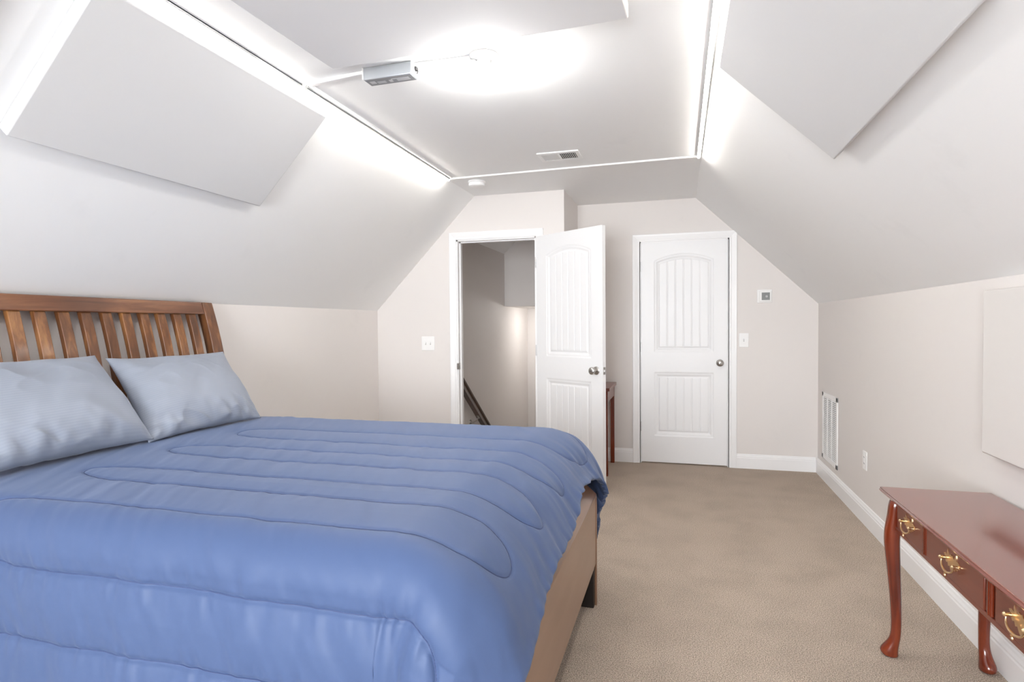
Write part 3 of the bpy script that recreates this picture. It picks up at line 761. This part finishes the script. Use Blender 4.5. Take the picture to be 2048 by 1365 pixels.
pillow((-2.285, 1.600, .998), (.0, 1, 0), (-.30, .0, .34), .72, .47, .19, 'grey-blue rumpled pillow leaning on the headboard, cut by the picture edge', 80)

# ------------------------------------------------------------------ red wood table by the right wall
TX0, TX1, TY0, TY1, TZ = .757, 1.127, 1.475, 2.605, .645
tb = tag(empty('console_table', (.94, 2.04, 0)), 'red cherry wood table with cabriole legs and brass drawer pulls', 'table')
mb = MB()
prof = [(0, TZ), (.0, TZ-.007), (-.004, TZ-.010), (.002, TZ-.018), (.008, TZ-.0245), (.012, TZ-.0245)]   # inset, z
vs = []
for ins, z in prof:
    vs += [(TX0+ins+.0, TY0+ins, z), (TX1-ins, TY0+ins, z), (TX1-ins, TY1-ins, z), (TX0+ins, TY1-ins, z)]
fs = [(0,1,2,3)] + [tuple(reversed(range((len(prof)-1)*4, len(prof)*4)))]
for i in range(len(prof)-1):
    for k in range(4): fs.append((i*4+k, i*4+(k+1)%4, (i+1)*4+(k+1)%4, (i+1)*4+k))
P_(mb.add(vs, fs), 'tabletop', M['cherrytop'], tb, bevel=.002)
AX0 = .790
mb = MB().box((AX0+.004, TY0+.045, .497), (AX0+.02, TY1-.045, .6205)).box((TX1-.03, TY0+.045, .497), (TX1-.012, TY1-.045, .6205))
mb.box((AX0+.01, TY0+.025, .497), (TX1-.02, TY0+.04, .6205)).box((AX0+.01, TY1-.04, .497), (TX1-.02, TY1-.025, .6205))
mb.box((AX0-.001, TY0+.045, .495), (AX0+.012, TY1-.045, .511))
P_(mb, 'apron', M['cherry'], tb, bevel=.002)
drs = [(2.262, 2.505), (1.850, 2.232), (1.545, 1.792)]
def handle(par, y, z, x):
    k = 1.0
    half = [(0,.030),(.006,.034),(.010,.026),(.015,.024),(.018,.032),(.024,.044),(.027,.034),(.026,.022),(.034,.026),(.046,.020),(.040,.012),(.047,.004),(.038,.001),(.032,-.008),(.024,-.004),(.020,-.016),(.012,-.012),(.006,-.024),(0,-.030)]
    poly = [(a*1.15, b_*.85) for a, b_ in half] + [(-a*1.15, b_*.85) for a, b_ in reversed(half[1:-1])]
    me = MB().prism([(y+a, z+b_) for a, b_ in poly], 'x', x-.0018, x)
    pl_ = me.build('handle', M['brass'], par); pl_.location = -Vector(tb.location) - Vector(par.location) if par is not tb else -Vector(tb.location)
    mb = MB()
    for s in (-1, 1):
        mb.lathe([(0,0),(.006,0),(.0045,.006),(.006,.011),(.0065,.015),(.003,.019),(0,.019)], (x-.001, y+s*.042, z+.006), (-1,0,0), 12)
    path = []
    for i in range(17):
        a = PI*i/16
        path.append((x-.012-.006*math.sin(a), y+.042*math.cos(a), z+.006-.028*math.sin(a)**.75))
    mb.tube(path, [.0018+.0014*math.sin(PI*i/16) for i in range(17)], 8)
    mb.lathe([(0,0),(.005,.002),(.003,.006),(.0045,.010),(0,.016)], (x-.018, y, z-.024), (0,0,-1), 10)
    return pl_, mb
for (a, b_) in drs:
    dr = P_(MB().box((AX0-.004, a, .512), (AX0+.016, b_, .612)), 'drawer', M['cherry'], tb, bevel=.003)
    hp, mb = handle(dr, (a+b_)/2, .562, AX0-.004)
    mb.v += []; vv = hp.data
    # bail and posts joined into the handle
    bm = bmesh.new(); bm.from_mesh(vv)
    m2 = bpy.data.meshes.new('tmp'); m2.from_pydata([tuple(p) for p in mb.v], [], mb.f); bm.from_mesh(m2)
    bmesh.ops.recalc_face_normals(bm, faces=bm.faces); bm.to_mesh(vv); bm.free(); bpy.data.meshes.remove(m2)
    vv.set_sharp_from_angle(angle=math.radians(40)) if hasattr(vv, 'set_sharp_from_angle') else None
    hp['label'] = 'ornate brass bail pull'
for yc in (2.247, 1.821):
    mb = MB()
    for k in (-1, 0, 1): mb.tube([(AX0-.001, yc+k*.008, .514), (AX0-.001, yc+k*.008, .612)], .0055 if k else .007, 10)
    P_(mb, 'reeded_divider', M['cherryleg'], tb, smooth=True)
def cabriole(x, y, ox, oy):
    # (ox, oy): outward direction of knee and foot
    spec = [(.6205,.0,.026,.026),(.56,.002,.026,.026),(.52,.008,.027,.027),(.485,.014,.028,.028),(.44,.015,.027,.027),(.37,.010,.0245,.0245),(.28,.004,.0215,.0215),(.19,-.001,.019,.019),(.12,-.002,.0175,.0175),(.08,.000,.018,.018),(.055,.008,.022,.021),(.035,.018,.029,.025),(.018,.022,.032,.028),(.006,.018,.029,.026),(.0,.014,.024,.022)]
    L = math.hypot(ox, oy); ux, uy = ox/L, oy/L
    n = 20; vs = []; fs = []
    for i, (z, off, ra_, rb_) in enumerate(spec):
        sq = .55 if z > .5 else .0
        for k in range(n):
            a = 2*PI*k/n; ca, sa = math.cos(a), math.sin(a)
            q = 1.0/max(abs(ca), abs(sa))**sq if sq else 1.0
            dx, dy = ca*q, sa*q
            # elongate along the outward direction by ra, across by rb
            al = dx*ux+dy*uy; ac = -dx*uy+dy*ux
            vs.append((x + ux*off + ux*al*ra_ - uy*ac*rb_, y + uy*off + uy*al*ra_ + ux*ac*rb_, z))
    for i in range(len(spec)-1):
        for k in range(n): fs.append((i*n+k, i*n+(k+1)%n, (i+1)*n+(k+1)%n, (i+1)*n+k))
    fs += [tuple(range(n))[::-1], tuple(range((len(spec)-1)*n, len(spec)*n))]
    o = P_(MB().add(vs, fs), 'leg', M['cherryleg'], tb, smooth=True)
    md = o.modifiers.new('s', 'SUBSURF'); md.levels = 1; md.render_levels = 2
cabriole(.800, 2.555, -1, .25); cabriole(.800, 1.525, -1, -.25)
cabriole(1.085, 2.545, .15, -1); cabriole(1.085, 1.535, .15, 1)

# small red-brown table behind the open door
ct = tag(empty('side_table', (-.74, 5.25, 0)), 'red-brown wooden side table mostly hidden behind the open door', 'table')
P_(MB().box((-.912, 4.98, .725), (-.568, 5.545, .752)), 'tabletop', M['cherry'], ct, bevel=.003)
P_(MB().box((-.895, 5.0, .63), (-.585, 5.53, .725)), 'apron', M['cherry'], ct)
for x in (-.895, -.620):
    for y in (4.995, 5.50):
        P_(MB().box((x, y, 0), (x+.036, y+.036, .725)), 'leg', M['cherryleg'], ct, bevel=.003)

# ------------------------------------------------------------------ camera
f, yaw, pitch, roll, ch = 1177.644, .2774, -.0268, -.0082, 1.2904
cy, sy, cp, sp_ = math.cos(yaw), math.sin(yaw), math.cos(pitch), math.sin(pitch)
fw = Vector((-sy*cp, cy*cp, sp_)); rt0 = Vector((cy, sy, 0)); up0 = rt0.cross(fw)
rt = math.cos(roll)*rt0 + math.sin(roll)*up0; up = -math.sin(roll)*rt0 + math.cos(roll)*up0
cam = bpy.data.cameras.new('camera'); co = bpy.data.objects.new('camera', cam); C.objects.link(co)
cam.sensor_fit = 'HORIZONTAL'; cam.sensor_width = 36; cam.lens = f/2048*36; cam.clip_start = .02
co.matrix_world = Matrix(((rt.x, up.x, -fw.x, 0), (rt.y, up.y, -fw.y, 0), (rt.z, up.z, -fw.z, ch), (0, 0, 0, 1)))
scene.camera = co

# ------------------------------------------------------------------ light
w_ = bpy.data.worlds.new('overcast_sky'); scene.world = w_; w_.use_nodes = True
bg = w_.node_tree.nodes['Background']; bg.inputs[0].default_value = (.93, .965, 1.0, 1); bg.inputs[1].default_value = 18.5
pl_ = bpy.data.lights.new('window_portal', 'AREA'); pl_.shape = 'RECTANGLE'; pl_.size = WX1-WX0; pl_.size_y = WZ1-WZ0
po = bpy.data.objects.new('window_portal', pl_); C.objects.link(po); po.location = ((WX0+WX1)/2, YR-.09, (WZ0+WZ1)/2)
po.rotation_euler = (PI/2, 0, 0); pl_.cycles.is_portal = True

# ------------------------------------------------------------------ view
vs_ = scene.view_settings
vs_.view_transform = 'Standard'; vs_.look = 'None'; vs_.exposure = 0.92; vs_.gamma = 1.0; vs_.use_curve_mapping = False
scene.cycles.max_bounces = 16; scene.cycles.diffuse_bounces = 10
